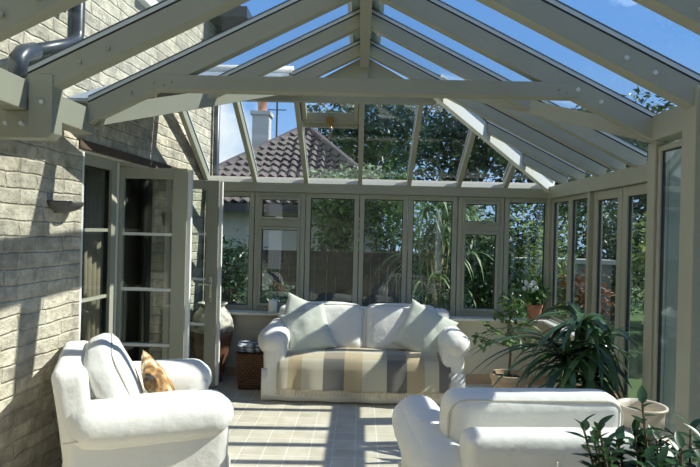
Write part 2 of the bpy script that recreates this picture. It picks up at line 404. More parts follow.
WN = [0]
def window(A, B, z0, z1, label, fw=.05, dep=.07, transom=None, inner=None, handle=False, m='paint', gm='glassdark', bars=(), name=None, cat='window'):
    """glazed frame standing in the vertical plane from A to B (plan points)"""
    WN[0] += 1
    A = Vector((A[0], A[1], 0)); B = Vector((B[0], B[1], 0)); Lh = (B-A).length
    rz = math.atan2(B.y-A.y, B.x-A.x)
    root = empty(name or 'window_%d' % WN[0], (A.x, A.y, z0), label, cat, rz, kind='structure'); H = z1-z0
    fr = MB()
    def rect(mb, x0, x1, a, b, t, d):
        mb.bx(x0, x0+t, -d/2, d/2, a, b); mb.bx(x1-t, x1, -d/2, d/2, a, b); mb.bx(x0+t, x1-t, -d/2, d/2, b-t, b); mb.bx(x0+t, x1-t, -d/2, d/2, a, a+t)
    rect(fr, 0, Lh, 0, H, fw, dep)
    panes = []
    if transom:
        tz0, tz1 = transom[0]-z0, transom[1]-z0
        fr.bx(fw, Lh-fw, -dep/2, dep/2, tz0, tz1); panes = [(fw, Lh-fw, fw, tz0), (fw, Lh-fw, tz1, H-fw)]
    else: panes = [(fw, Lh-fw, fw, H-fw)]
    fr.build('frame', m, root, bevel=.004)
    for x0, x1, a, b in panes:
        sh = inner or 0
        if sh:
            s_ = MB(); rect(s_, x0, x1, a, b, sh, dep+.03); s_.build('sash', m, root, bevel=.004)
        gk = MB(); rect(gk, x0+sh-.001, x1-sh+.001, a+sh-.001, b-sh+.001, .008, dep*.4); gk.build('gasket', 'gasket', root)
        gp = MB(); gp.bx(x0+sh, x1-sh, -.006, .006, a+sh, b-sh); gp.build('glass_pane', gm, root)
    if bars:
        bb = MB()
        for q in bars: bb.bx(fw, Lh-fw, -.016, .016, q-z0-.012, q-z0+.012)
        bb.build('glazing_bar', m, root)
    if handle and transom:
        hd = MB(); hd.bx(Lh/2-.04, Lh/2+.04, -dep/2-.05, -dep/2-.016, transom[1]-z0+.012, transom[1]-z0+.03); hd.build('handle', 'steel', root)
    return root

# far windows, left to right
bx = [wx(YF)+.02, -1.136, -.59, -.016, .503, 1.029, 1.522, XR-.01]
far_lab = ['far window in the left corner beside the open door', 'far window with a top vent, left of the sofa', 'far window behind the left sofa cushion', 'far window right of the central mullion',
           'far window looking onto tall arching grass', 'far window with a top vent, right of the sofa', 'far window in the right corner over the potted flower']
for i in range(7):
    v = i in (1, 5)
    window((bx[i]+.004, YF), (bx[i+1]-.004, YF), .69, 1.955, far_lab[i], fw=.05, transom=(1.585, 1.665) if v else None, inner=.028 if v else None, handle=v)
# eave beam far
e = MB(); e.bx(wx(YF)+.01, XR+.06, YF-.06, YF+.06, 1.957, 2.055)
tag(e.build('trim_5', 'paint', bevel=.004), 'sage painted eaves beam above the far windows', 'beam', kind='structure')
e = MB().prism([(YF-.058, 2.056), (YF-.022, 2.118), (YF+.06, 2.118), (YF+.06, 2.056)], wx(YF)+.02, XR-.02, 'x')
tag(e.build('trim_10', 'sill'), 'sloping ledge on top of the far eaves beam, coloured pale as if lit', 'ledge', kind='structure')  # pale material stands in for light falling along the ledge
# right side of the wide part
window((XR, 5.90), (XR, 5.40), .69, 1.945, 'narrow right window nearest the far corner', fw=.04, dep=.045, gm='glassmid')
window((XR, 5.39), (XR, 4.90), .69, 1.945, 'narrow right window beside the right glazed doors', fw=.04, dep=.045, gm='glassmid')
window((XR, 4.85), (XR, 4.33), .02, 1.945, 'right glazed door leaf farther from the viewer', fw=.075, dep=.045, gm='glassmid', name='door_3', cat='door')
window((XR, 4.32), (XR, 3.78), .02, 1.945, 'right glazed door leaf nearer the viewer', fw=.075, dep=.045, gm='glassmid', name='door_4', cat='door')
e = MB(); e.bx(XR-.05, XR+.05, 3.50, 3.77, 0, 1.945); e.bx(XR-.06, XR+.06, 4.853, 4.897, 0, 1.945); e.bx(XR-.06, XR+.06, 3.40, YF-.062, 1.948, 2.075); e.bx(XR-.05, XR+.05, YF-.095, YF-.03, .69, 1.955)
tag(e.build('trim_6', 'paint', bevel=.004), 'sage posts and eaves beam of the right wall', 'beam', kind='structure')
# step and narrow part
e = MB(); e.bx(XN+.055, XR+.06, YS, YS+.08, -.1, 2.15); e.bx(XN-.035, XN+.05, YS-.01, YS+.08, -.1, 2.14)
tag(e.build('trim_7', 'paint', bevel=.004), 'sage corner post where the right wall steps out', 'post', kind='structure')
window((XN, YS-.012), (XN, 2.895), .42, 2.11, 'tall glazed side panel behind the cream and grey pot', fw=.032, dep=.04)
for yy, nm in ((2.10, 'tall side pane beside the nearest post'), (1.50, 'tall side pane third from the corner post'), (.9, 'tall side pane fourth from the corner post'), (.3, 'tall side pane beside the viewer'), (-.3, 'tall side pane just behind the viewer')):
    window((XN, yy+.58), (XN, yy+.02), .42, 2.11, nm, fw=.07, dep=.06)
e = MB()
for yy in (2.81, 2.11, 1.51, .91, .31): e.bx(XN-.04, XN+.05, yy-.045 if yy > 2.5 else yy-.01, yy+.08 if yy > 2.5 else yy+.0, .41, 2.115)
e.bx(1.615, 1.70, 2.75, 2.87, .41, 2.30)
e.bx(XN-.07, XN+.07, -1.5, YS+.05, 2.142, 2.29)
tag(e.build('trim_8', 'paint', bevel=.004), 'sage posts and wall plate of the nearest right windows', 'post', kind='structure')

# ------------------------------------------------------------------ roof
roof = empty('ceiling', (0, 3, 2.0), 'pitched glass roof with sage painted rafters', 'roof', kind='structure')
RO = (0, 3, 2.0)
APX = 3.14; SL = .5; RH = .10
def zt(x): return APX-SL*abs(x)
def rafter(a, b, w_=.062, h=RH, name='rafter', caps=True, cw=.05):
    r = MB().beam(a, b, w_, h).build(name, 'paint', roof, bevel=.003, off=RO)
    if caps:
        MB().beam(a, b, w_, .011, .0115).beam(a, b, w_, .012, .042).build('gasket', 'gasket', r, off=RO)
        MB().beam(a, b, w_*1.03, .021, .031).build('glazing_cap', 'cap', r, off=RO)
    return r
TY = [-1.4, -.8, -.2, .4, 1.0, 1.6, 2.2, 2.81, 3.42]
YB, YC = 4.05, 4.70
PX = .60
ridge = MB(); ridge.bx(-.036, .036, -1.5, YC+.02, APX-.21, APX+.05)
rg = ridge.build('ridge_beam', 'paint', roof, bevel=.003, off=RO)
MB().prism([(-.13, APX+.02), (0, APX+.12), (.13, APX+.02), (.1, APX+.0), (0, APX+.06), (-.1, APX)], -1.5, YC+.08, 'y').build('ridge_cap', 'cap', roof, off=RO)
XLF = -1.68
for y in TY:
    h = .125 if y in (2.2, 2.81, 3.42) else RH
    for sg, xe in ((1, XN), (-1, XLF)):
        r = rafter((sg*.036, y, zt(.036)), (sg*abs(xe), y, zt(xe)), h=h, w_=.085 if y == 2.81 else .07)
        if y in (2.2, 2.81, 3.42):
            bl = MB()
            for q in ((1.28, .08), (1.42, .1)):
                bl.tube([(sg*q[0], y-.05, zt(q[0])-.065), (sg*q[0], y-.03, zt(q[0])-.065)], .012, 8)
            bl.build('bolt', 'cap' if sg > 0 else 'paint', r, off=RO)
# narrow part, inner brackets on the second truss
br = MB(); br.prism([(-1.67, 2.30), (-1.55, 2.30), (-1.55, 2.01), (-1.575, 1.98), (-1.67, 1.98)], 2.76, 2.86, 'y'); br.bx(wx(2.8)+.01, -1.67, 2.77, 2.85, 1.98, 2.12)
bk = br.build('bracket', 'paint', roof, bevel=.004, off=RO)
q = MB()
for px, pz in ((-1.78, 2.05), (-1.70, 2.05), (-1.60, 2.16)): q.tube([(px, 2.77, pz), (px, 2.748, pz)], .011, 8)
q.build('bolt', 'cap', bk, off=RO)
MB().bx(-1.80, XLF, -1.5, YS+.06, 2.12, 2.27).build('wall_plate', 'paint', roof, bevel=.004, off=RO)
# wide part rafters on the right, left rafters stop on the valley
def vx(y): return 1.74-(1.74-PX)*(y-YS)/(YC-YS)          # diagonal board line in plan
rafter((.036, YB, zt(.036)), (XR, YB, zt(XR)))
rafter((.036, YC, zt(.036)), (XR, YC, zt(XR)))
rafter((-.036, YB, zt(.036)), (-vx(YB)+.03, YB, zt(vx(YB)-.03)))
rafter((-.036, YC, zt(.036)), (-PX, YC, zt(PX)))
HC = Vector((XR, YF-.03, 2.14)); HP = Vector((PX, YC, zt(PX)-.01))
def hip_at(s): return HC+(HP-HC)*s
def hip_x_at_y(y): s = (HC.y-y)/(HC.y-HP.y); return hip_at(s).x
for y in (5.15, 5.55):
    x = hip_x_at_y(y); rafter((x+.03, y, zt(x+.03)-.0), (XR, y, zt(XR)), h=.085)
yj = 4.36; rafter((vx(yj), yj, zt(vx(yj))), (XR, yj, zt(XR)), h=.085)
hp = MB().beam(HP, HC, .05, .15); hp.build('hip_rafter', 'white', roof, bevel=.003, off=RO)  # white material puts sunlight on the hip's side into its colour
MB().beam(HP, HC, .11, .03, .05).build('hip_cap', 'cap', roof, off=RO)
# diagonal boards below the step (valley on the left)
MB().beam((XN-.03, YS+.03, zt(XN)-.005), (PX, YC, zt(PX)), .07, .10).build('diagonal_board', 'paint', roof, off=RO)
MB().beam((XLF+.03, YS+.03, zt(XLF)-.01), (-PX, YC, zt(PX)-.01), .07, .12).build('valley_board', 'paint', roof, off=RO)
# arched collar under the last pair
MB().bx(-.036, .036, YC+.0, YC+.035, 2.79, 2.97).build('ridge_post', 'paint', roof, off=RO)
pts = [(-.60, zt(.6)-.13), (-.42, 2.735), (-.25, 2.79), (0, 2.825), (.25, 2.79), (.42, 2.735), (.60, zt(.6)-.13), (.036, zt(.036)-.1), (-.036, zt(.036)-.1)]
MB().prism(pts, YC+.035, YC+.08, 'y').build('arched_collar', 'paint', roof, off=RO)
MB().bx(-1.78, PX+.02, YC+.085, YC+.15, 2.66, 2.80).build('header_beam', 'paint', roof, off=RO)
MB().tube([(-1.74, YC+.05, 2.90), (-PX, YC+.05, 2.90)], .045, 10).build('cross_ridge_cap', 'white', roof, smooth=True, off=RO)
# tie beam
tb = MB().bx(-1.28, 1.28, YS-.04, YS+.05, EYE+.838, EYE+.930).build('tie_beam', 'paint', roof, bevel=.004, off=RO)
q = MB()
for sg in (-1, 1):
    for d in (.0, .05): q.tube([(sg*(1.17+d), YS-.055, EYE+.885-d*.4), (sg*(1.17+d), YS-.041, EYE+.885-d*.4)], .008, 8)
q.build('bolt', 'paint', tb, off=RO)
# far slope bars
ZE, ZH = 2.135, 2.83
def zfar(y): return ZE+(ZH-ZE)*(YF-.03-y)/(YF-.03-YC-.1)
fbx = [-1.655]+bx[1:7]
for x in fbx:
    yt = YC+.1
    if x > PX:
        s = (HC.x-x)/(HC.x-HP.x); yt = hip_at(s).y+.03
    a = (x, YF-.03, zfar(YF-.03)); b_ = (x, yt, zfar(yt))
    r = MB().beam(a, b_, .045, .095).build('glazing_bar', 'paint', roof, bevel=.003, off=RO)
    MB().beam(a, b_, .045, .012, .0125).build('gasket', 'gasket', r, off=RO)
    MB().beam(a, b_, .05, .02, .045).build('glazing_cap', 'cap', r, off=RO)
# opening roof light between the two bars left of the middle
def onfar(x, y, up): return (x, y, zfar(y)+up)
rl = MB(); x0, x1 = bx[2]+.03, bx[3]-.03; ya, yb = 5.19, YC+.12
rl.beam(onfar(x0+.02, ya, .05), onfar(x0+.02, yb, .05), .04, .09); rl.beam(onfar(x1-.02, ya, .05), onfar(x1-.02, yb, .05), .04, .09)
rl.beam(onfar(x0, ya, .05), onfar(x1, ya, .05), .05, .09); rl.beam(onfar(x0, ya+.06, .01), onfar(x1, ya+.06, .01), .04, .05)
rw = rl.build('roof_vent', 'paint', roof, bevel=.004, off=RO)
hk = MB().tube([((x0+x1)/2+.0, ya-.03, zfar(ya)-.06), ((x0+x1)/2+.01, ya-.05, zfar(ya)-.10), ((x0+x1)/2, ya-.045, zfar(ya)-.2)], .009, 8)
hk.bx((x0+x1)/2-.035, (x0+x1)/2+.035, ya-.06, ya-.028, zfar(ya)-.06, zfar(ya)-.0)
hk.build('handle', 'brass', rw, off=RO)
# glass
def pane(pts, th=.01, lift=.015, m='glass'):
    MB().slab([(p[0], p[1], p[2]+lift) for p in pts], th).build('glass_pane', m, roof, off=RO)
for a, b_ in zip(TY[:-1], TY[1:]):
    for sg, xe in ((1, XN+.08), (-1, 1.80)):
        pane([(sg*.05, a+.025, zt(.05)), (sg*xe, a+.025, zt(xe)), (sg*xe, b_-.025, zt(xe)), (sg*.05, b_-.025, zt(.05))][::sg])
ys = [YS, YB, YC]
for a, b_ in zip(ys[:-1], ys[1:]):
    pane([(.05, a+.025, zt(.05)), (XR+.1, a+.025, zt(XR+.1)), (XR+.1, b_-.025, zt(XR+.1)), (.05, b_-.025, zt(.05))])
    pane([(-.05, a+.025, zt(.05)), (-.05, b_-.025, zt(.05)), (-vx(b_-.025)+.02, b_-.025, zt(vx(b_-.025)-.02)), (-vx(a+.025)+.02, a+.025, zt(vx(a+.025)-.02))])
yy = [YC, 5.15, 5.55, 5.93]
for a, b_ in zip(yy[:-1], yy[1:]):
    xa, xb = hip_x_at_y(a+.02)+.03, min(hip_x_at_y(b_-.02)+.03, XR)
    pane([(xa, a+.025, zt(xa)), (XR+.1, a+.025, zt(XR+.1)), (XR+.1, b_-.025, zt(XR+.1)), (xb, b_-.025, zt(xb))])
fe = fbx+[XR]
for a, b_ in zip(fe[:-1], fe[1:]):
    def top(x):
        if x <= PX: return YC+.1
        return hip_at((HC.x-x)/(HC.x-HP.x)).y+.02
    a2, b2 = a+.024, b_-.024
    if abs(a-bx[2]) < 1e-6:
        pane([(a2, YF-.03, zfar(YF-.03)), (b2, YF-.03, zfar(YF-.03)), (b2, ya+.03, zfar(ya+.03)), (a2, ya+.03, zfar(ya+.03))])
        pane([(a2+.04, ya, zfar(ya)), (b2-.04, ya, zfar(ya)), (b2-.04, yb, zfar(yb)), (a2+.04, yb, zfar(yb))], lift=.05)
    else:
        P = [(a2, YF-.03), (b2, YF-.03), (b2, min(top(b2), YF-.04)), (a2, top(a2))]
        if a2 < PX < b2: P = [(a2, YF-.03), (b2, YF-.03), (b2, top(b2)), (PX, top(PX)), (a2, top(a2))]
        pane([(x, y, zfar(y)) for x, y in P])
# lead clad slope above the valley, outside the left glass
MB().slab([(XLF-.02, YS+.06, zt(XLF)+.03), (-PX, YC+.04, zt(PX)+.03), (wx(YC)+.01, YC+.04, zt(PX)+.03), (wx(YS)+.01, YS+.06, zt(XLF)+.03)], .02).build('lead_slope', 'lead', roof, off=RO)

# ------------------------------------------------------------------ french doors in the left wall
def xfr(y): return wx(y)-.12
window((xfr(3.72), 3.72), (xfr(4.30), 4.30), .02, 2.05, 'fixed side light at the near edge of the french door opening', fw=.075, bars=(1.52, 1.02, .52), m='paintdoor', dep=.08)
e = MB(); e.bx(xfr(4.3)-.05, xfr(4.3)+.035, 4.305, 4.345, 0, 2.05); e.bx(xfr(3.7)-.05, wx(3.7)-.005, OP0+.005, 3.715, 0, 2.05)
e.bx(xfr(5.4)-.05, xfr(5.4)+.05, 5.41, OP1-.005, 0, 2.05); e.add([(xfr(3.72)-.04, 3.72, 2.052), (xfr(3.72)+.10, 3.72, 2.052), (xfr(5.40)+.10, 5.40, 2.052), (xfr(5.40)-.04, 5.40, 2.052),
    (xfr(3.72)-.04, 3.72, 2.06), (xfr(3.72)+.10, 3.72, 2.06), (xfr(5.40)+.10, 5.40, 2.06), (xfr(5.40)-.04, 5.40, 2.06)], [(3, 2, 1, 0), (4, 5, 6, 7), (0, 1, 5, 4), (2, 3, 7, 6), (1, 2, 6, 5), (0, 4, 7, 3)])
tag(e.build('trim_9', 'white', bevel=.003), 'pale jambs of the french door opening', 'door frame', kind='structure')

def leaf(name, hinge, free, label, hand):
    A = Vector((hinge[0], hinge[1], 0)); B = Vector((free[0], free[1], 0)); W = (B-A).length; rz = math.atan2(B.y-A.y, B.x-A.x)
    root = empty(name, (A.x, A.y, .03), label, 'door', rz, kind='structure'); H = 1.985; st, tr_, brl, d = .085, .085, .16, .05
    fr = MB(); fr.bx(0, st, -d/2, d/2, 0, H); fr.bx(W-st*1.35, W, -d/2, d/2, 0, H); fr.bx(st, W-st*1.35, -d/2, d/2, H-tr_, H); fr.bx(st, W-st*1.35, -d/2, d/2, 0, brl)
    fr.build('leaf_frame', 'paintdoor', root, bevel=.005)
    z0, z1 = brl, H-tr_; n = 4
    for k in range(1, n):
        z = z0+(z1-z0)*k/n; MB().bx(st, W-st*1.35, -.018, .018, z-.011, z+.011).build('glazing_bar', 'white', root)
    for k in range(n):
        a = z0+(z1-z0)*k/n+(.011 if k else 0); b_ = z0+(z1-z0)*(k+1)/n-(.011 if k < n-1 else 0)
        MB().bx(st, W-st*1.35, -.005, .005, a, b_).build('glass_pane', 'glassdark', root)
    MB().bx(W, W+.028, -.012, .03, .01, H-.01).build('meeting_strip', 'white', root)
    hd = MB()
    if hand: hd.bx(W-.075, W-.045, -d/2-.012, -d/2, .82, 1.06); hd.tube([(W-.06, -d/2, .99), (W-.06, -d/2-.05, .99), (W-.17, -d/2-.05, .985)], .009, 8)
    if hand: hd.tube([(W-.06, -d/2-.012, .86), (W-.06, -d/2-.02, .86)], .012, 8); hd.build('handle', 'steel', root)
    hg = MB()
    for z in (.25, 1.0, 1.75): hg.tube([(.0, d/2+.006, z), (.0, d/2+.006, z+.09)], .008, 8)
    hg.build('hinge', 'steel', root)
    return root
leaf('door_1', (-1.95, 4.375), (-1.36, 4.375), 'open french door leaf nearer the viewer', 0)
leaf('door_2', (-1.83, 5.38), (-1.365, 5.38), 'open french door leaf beside the tall brown urn', 1)

# curtain inside the house room
def curtain(y0, y1, x, label):
    P = []
    for i in range(41):
        y = y0+(y1-y0)*i/40; dx = .035*math.sin(i*1.25)
        P.append([(x+dx, y, .02), (x+dx*.9, y, 1.2), (x+dx*.7, y, 2.3)])
    o = MB().grid(P).build('curtain', 'curtain', smooth=True); o.modifiers.new('t', 'SOLIDIFY').thickness = .006
    return tag(o, label, 'curtain')
curtain(3.5, 4.0, -2.5, 'beige curtain inside the near edge of the doorway')
curtain(4.9, 5.6, -2.45, 'beige curtain inside the far edge of the doorway')

# ------------------------------------------------------------------ wall lamp, drainpipe, house eave
yl = 3.44; zl = 1.675
lp = empty('wall_lamp', (wx(yl), yl, zl), 'grey half bowl uplighter on the stone wall', 'wall lamp', rz=R(-4))
P = []
for i in range(9):
    row = []
    for j in range(17):
        a = -math.pi/2+math.pi*j/16; r = math.sin(math.pi/2*i/8); z = -.07*math.cos(math.pi/2*i/8)
        row.append((.002+.14*r*math.cos(a), .13*r*math.sin(a), z+.02))
    P.append(row)
o = MB().grid(P).build('bowl', 'lamp', lp, smooth=True); o.modifiers.new('t', 'SOLIDIFY').thickness = .008
MB().bx(0, .012, -.06, .06, -.05, .015).build('back_plate', 'lamp', lp)
MB().ell((.05, 0, .0), (.02, .02, .03)).build('bulb', 'white', lp, smooth=True)

yp = 3.52
dp = empty('downpipe', (wx(yp)+.045, yp, 2.36), 'dark plastic downpipe on the house wall above the glass roof', 'drainpipe')
q = MB().tube([(0, 0, 2.0), (0, 0, .42), (.005, -.02, .36), (.01, -.12, .30), (.02, -.56, .11)], .036, 12); q.build('pipe', 'pipe', dp, smooth=True)
q = MB().tube([(.02, -.50, .135), (.02, -.60, .09), (.02, -.64, .05), (.02, -.64, -.06)], .046, 12); q.build('elbow', 'pipe', dp, smooth=True)
MB().tube([(0, .0, .9), (0, .0, .94)], .044, 12).build('pipe_clip', 'pipe', dp)
q = MB().tube([(0, 0, 1.9), (0, 0, .40)], .018, 10); o = q.build('waste_pipe', 'pipe', None, smooth=True); o.location = (wx(yp-.14)+.03, yp-.14, 2.45); tag(o, 'thin dark pipe beside the downpipe on the house wall', 'drainpipe')
dp2 = MB().tube([(0, 0, -.12), (0, 0, 3.9)], .035, 10).build('gutter_pipe', 'pipe', None, smooth=True); dp2.location = (wx(6.2)+.05, 6.2, 0); tag(dp2, 'dark pipe at the outer corner of the house wall', 'drainpipe')
q = MB(); q.bx(-.02, .35, -.35, .35, 0, .12); q.bx(.35, .43, -.4, .4, -.02, .09)
o = q.build('house_eave', 'pipe'); o.location = (wx(6.2), 6.25, 3.80); tag(o, 'dark eaves board and gutter end at the house corner', 'eaves', kind='structure')
q = window((wx(4.6)+.015, 4.35), (wx(5.05)+.015, 5.05), 3.33, 4.3, 'upstairs window of the house above the glass roof', fw=.09, m='white')

# ------------------------------------------------------------------ seating
def arm_mb(x, W, D, top, sg, seed):
    """rolled arm: upright panel with a fat roll leaning outwards"""
    mb = MB()
    v, f_ = softbox((.20, D-.09, top-.10), .05, 14, 0, .007, 4, seed); mb.add([(p[0]+x-sg*.01, p[1]+.025, p[2]+(top-.10)/2+.01) for p in v], f_)
    v, f_ = softbox((.26, D-.07, .24), .115, 20, .012, .008, 5, seed+2); mb.add([(p[0]+x+sg*.02, p[1]+.035, p[2]+top-.1175) for p in v], f_)
    return mb
def seat_piece(name, loc, rz, W, D, label, cat, arm=.64, back_h=.84, ncush=1, cush_h=.47, cush_top=.97, cush_w=None, seat_z=.44, lean=20, backw=None, cush_t=.20, cr=.08):
    root = empty(name, loc, label, cat, rz)
    aw = .2
    v, f_ = softbox((W-.17, D-.09, .33), .03, 18, 0, .006, 5, 1, .012); MB().add([(p[0], p[1], p[2]+.17) for p in v], f_).build('base', 'cloth', root, smooth=True)
    sk = MB()
    P = [[(-W/2+.02+(W-.04)*i/40, D/2-.018+.008*math.sin(i*.8), z) for z in (.012, .16, .30)] for i in range(41)]
    sk.grid(P)
    o = sk.build('skirt', 'cloth', root, smooth=True); o.modifiers.new('t', 'SOLIDIFY').thickness = .008
    for sg in (-1, 1):
        a = arm_mb(sg*(W/2-aw/2-.02), W, D, arm, sg, 3+sg).build('arm', 'cloth', root, smooth=True)
        xo = sg*(W/2-aw/2-.02); pts = [(xo+sg*.128, -D/2+.06+(D-.14)*i/10, arm-.165+.004*math.sin(i*2)) for i in range(11)]
        MB().tube(pts, .0055, 6).build('piping', 'piping', a, smooth=True)
    sw = W-2*aw-.02
    v, f_ = softbox((sw, D-.27, .17), .055, 18, .012, .008, 4, 8); MB().add([(p[0], p[1]+.085, p[2]+seat_z-.085) for p in v], f_).build('seat_cushion', 'cloth', root, smooth=True)
    # back
    bw = backw or W-.14
    v, f_ = softbox((bw, .17, back_h-.02), .05, 18, .002, .005, 4, 5)
    bk = MB().add([(p[0], p[1]-.06*(p[2]/(back_h/2)), p[2]) for p in v], f_); bk.v = [(p[0], p[1]-D/2+.13, p[2]+(back_h-.02)/2+.02) for p in bk.v]
    bo = bk.build('backrest', 'cloth', root, smooth=True)
    MB().tube([(0, -D/2-.012, back_h-.09), (0, -D/2+.032, back_h*.55), (0, -D/2+.088, .10)], .004, 6).build('piping', 'piping', bo, smooth=True)
    cw = cush_w or sw/ncush
    for k in range(ncush):
        cx = (k-(ncush-1)/2)*cw*1.01
        v, f_ = softbox((cw-.005, cush_t, cush_h), cr-.005, 20, (.15*cush_t if cr > .07 else .004), .006, 4, 11+k)
        c = MB().add(v, f_)
        rp = rrect(cw-.05*cr/.08, cush_h-.05*cr/.08, .07)
        m4 = Matrix.Translation((cx, -D/2+.285, cush_top-cush_h/2+.005)) @ Matrix.Rotation(R(lean), 4, 'X')
        c.xf(m4); co = c.build('back_cushion', 'cloth', root, smooth=True)
        for sy in (-cush_t*.385, cush_t*.385):
            t_ = MB().tube([(p[0]*1.03, sy*1.05, p[1]*1.03) for p in rp], .005, 6, closed=True).xf(m4); t_.build('piping', 'piping', co, smooth=True)
    return root

sofa = seat_piece('sofa', (.055, 5.44, 0), R(180), 1.88, .82, 'white slipcovered two seat sofa below the far windows', 'sofa', arm=.65, back_h=.78, ncush=2, cush_h=.48, cush_top=.825, seat_z=.362, lean=24)
ac1 = seat_piece('armchair', (-1.275, 3.32, 0), R(-66), .98, .90, 'white slipcovered armchair against the stone wall on the left', 'armchair', arm=.645, back_h=.82, cush_h=.46, cush_top=.865, cush_w=.76, seat_z=.43, lean=24)
ac2 = seat_piece('armchair', (.75, 2.66, 0), R(4.5), 1.0, .92, 'white slipcovered armchair in the right foreground, seen from behind', 'armchair', arm=.68, back_h=.765, cush_h=.40, cush_top=.865, cush_w=.78, seat_z=.43, lean=4, backw=.70, cush_t=.18, cr=.068)

def put_pillow(w_, h_, t_, loc, rot, m, label, name='cushion', seed=0., group=None):
    mb = pillow(w_, h_, t_, seed=seed)
    o = mb.build(name, m, smooth=True); o.location = loc; o.rotation_euler = rot
    return tag(o, label, 'cushion', group)
put_pillow(.46, .46, .16, (-.49, 5.39, .585), (R(62), R(-16), R(10)), 'pillow', 'pale green square cushion in front at the left end of the sofa', seed=1.)
put_pillow(.46, .46, .15, (-.55, 5.545, .655), (R(66), R(20), R(8)), 'pillow', 'pale green square cushion tucked behind another at the sofa left end', seed=4.)
put_pillow(.50, .50, .17, (.64, 5.42, .60), (R(62), R(25), R(-12)), 'pillow', 'pale green square cushion leaning at the right end of the sofa', seed=9.)
put_pillow(.34, .34, .12, (-1.20, 3.37, .60), (R(-58), R(18), R(-66)), 'gold', 'gold and brown floral cushion on the left armchair', seed=3.)

# throw over the sofa seat
def throw():
    nx, prof = 60, []
    y_back, y_front = 5.62, 5.055
    prof += [(5.50-(5.50-5.11)*k/10, .415-.022*(k/10)**2+.012*math.sin(math.pi*k/10)) for k in range(11)]
    prof += [(5.080, .378), (5.055, .355), (5.042, .325)]
    prof += [(5.037-.004*k, .325-.205*k/12) for k in range(1, 13)]
    x0, x1 = -.72, .84; P = []; UV = []
    Ls = [0]
    for a, b_ in zip(prof[:-1], prof[1:]): Ls.append(Ls[-1]+math.hypot(b_[0]-a[0], b_[1]-a[1]))
    for i in range(nx+1):
        u = i/nx; x = x0+(x1-x0)*u; row = []
        for (y, z), l in zip(prof, Ls):
            d = l/Ls[-1]; hang = max(0, (d-.55)/.45)
            yy = y-.012*hang*math.sin(u*31+1.5*math.sin(u*9))-.004; zz = z+.012+.005*mnoise.noise(Vector((x*6, y*6, z*6)))-.02*hang*math.sin(u*3.1)*.6
            row.append((x*(1+.0*hang), yy, zz)); UV.append((u, 1-d))
        P.append(row)
    mb = MB().grid(P); o = mb.build('throw_blanket', 'throw', smooth=True)
    ul = o.data.uv_layers.new(name='UVMap')
    for lp_ in o.data.loops: ul.data[lp_.index].uv = UV[lp_.vertex_index]
    o.modifiers.new('t', 'SOLIDIFY').thickness = .007
    tag(o, 'plaid throw in cream, tan and grey over the sofa seat', 'throw')
    fr = MB()
    for i in range(150):
        x = x0+(x1-x0)*(i+.5)/150; k = int((i+.5)/150*nx); p = P[k][-1]
        fr.tube([(x, p[1]-.004, p[2]+.01), (x+random.uniform(-.006, .006), p[1]-.006, p[2]-.045+random.uniform(-.008, .008))], .0025, 4)
    fr.build('fringe', 'fringe', o)
throw()

# ------------------------------------------------------------------ basket, papers, urn, small things
bk = empty('basket', (-1.02, 5.52, 0), 'square brown wicker basket left of the sofa', 'basket')
mb = MB(); n = 4
pr = [(.128, 0), (.155, .33), (.155, .35), (.142, .35), (.12, .03)]
V = []; F = []
for r_, z in pr:
    V += [(a*r_, b_*r_, z) for a, b_ in ((-1, -1), (1, -1), (1, 1), (-1, 1))]
for i in range(len(pr)-1): F += [(i*4+q, i*4+(q+1) % 4, (i+1)*4+(q+1) % 4, (i+1)*4+q) for q in range(4)]
F += [(3, 2, 1, 0), (16, 17, 18, 19)]
mb.add(V, F).build('body', 'wicker', bk, bevel=.006)
rp = [(p[0], p[1], .345) for p in rrect(.315, .315, .02)]
MB().tube(rp, .012, 8, closed=True).build('rim', 'wicker', bk, smooth=True)
for k, (dx, dy, rz, lb) in enumerate(((0, 0, .1, 'folded newspaper lying directly on the wicker basket'), (.02, -.01, -.12, 'folded newspaper in the middle of the pile on the basket'), (-.02, .0, .22, 'folded newspaper on top of the pile on the basket'))):
    v, f_ = softbox((.29, .24, .022), .010, 10, .0, .006, 9, k); o = MB().add(v, f_).build('newspaper', 'paper', smooth=True)
    o.location = (-1.02+dx, 5.52+dy, .371+.0235*k); o.rotation_euler = (0, 0, rz); tag(o, lb, 'newspaper', 'newspapers on the basket')

ur = empty('urn', (-1.485, 5.665, 0), 'tall brown urn with mottled glazed shoulders behind the open door', 'urn')
prof = [(.11, 0), (.115, .02), (.13, .12), (.17, .30), (.205, .46), (.212, .52)]
MB().lathe(prof+[(.20, .521), (.10, .05)], n=36).build('body', 'urn_body', ur, smooth=True)
prof = [(.2125, .52), (.214, .56), (.205, .62), (.175, .69), (.135, .735), (.12, .75), (.125, .775), (.15, .79), (.15, .80), (.115, .795), (.10, .76), (.12, .70)]
MB().lathe(prof, n=36).build('shoulder', 'urn_top', ur, smooth=True)

o = MB().lathe([(.046, 0), (.048, .005), (.048, .125), (.044, .13), (.008, .128), (.006, .145)], n=20).build('candle', 'white', smooth=True); o.location = (-.90, 5.86, .69); tag(o, 'white pillar candle on the far sill behind the sofa arm', 'candle')

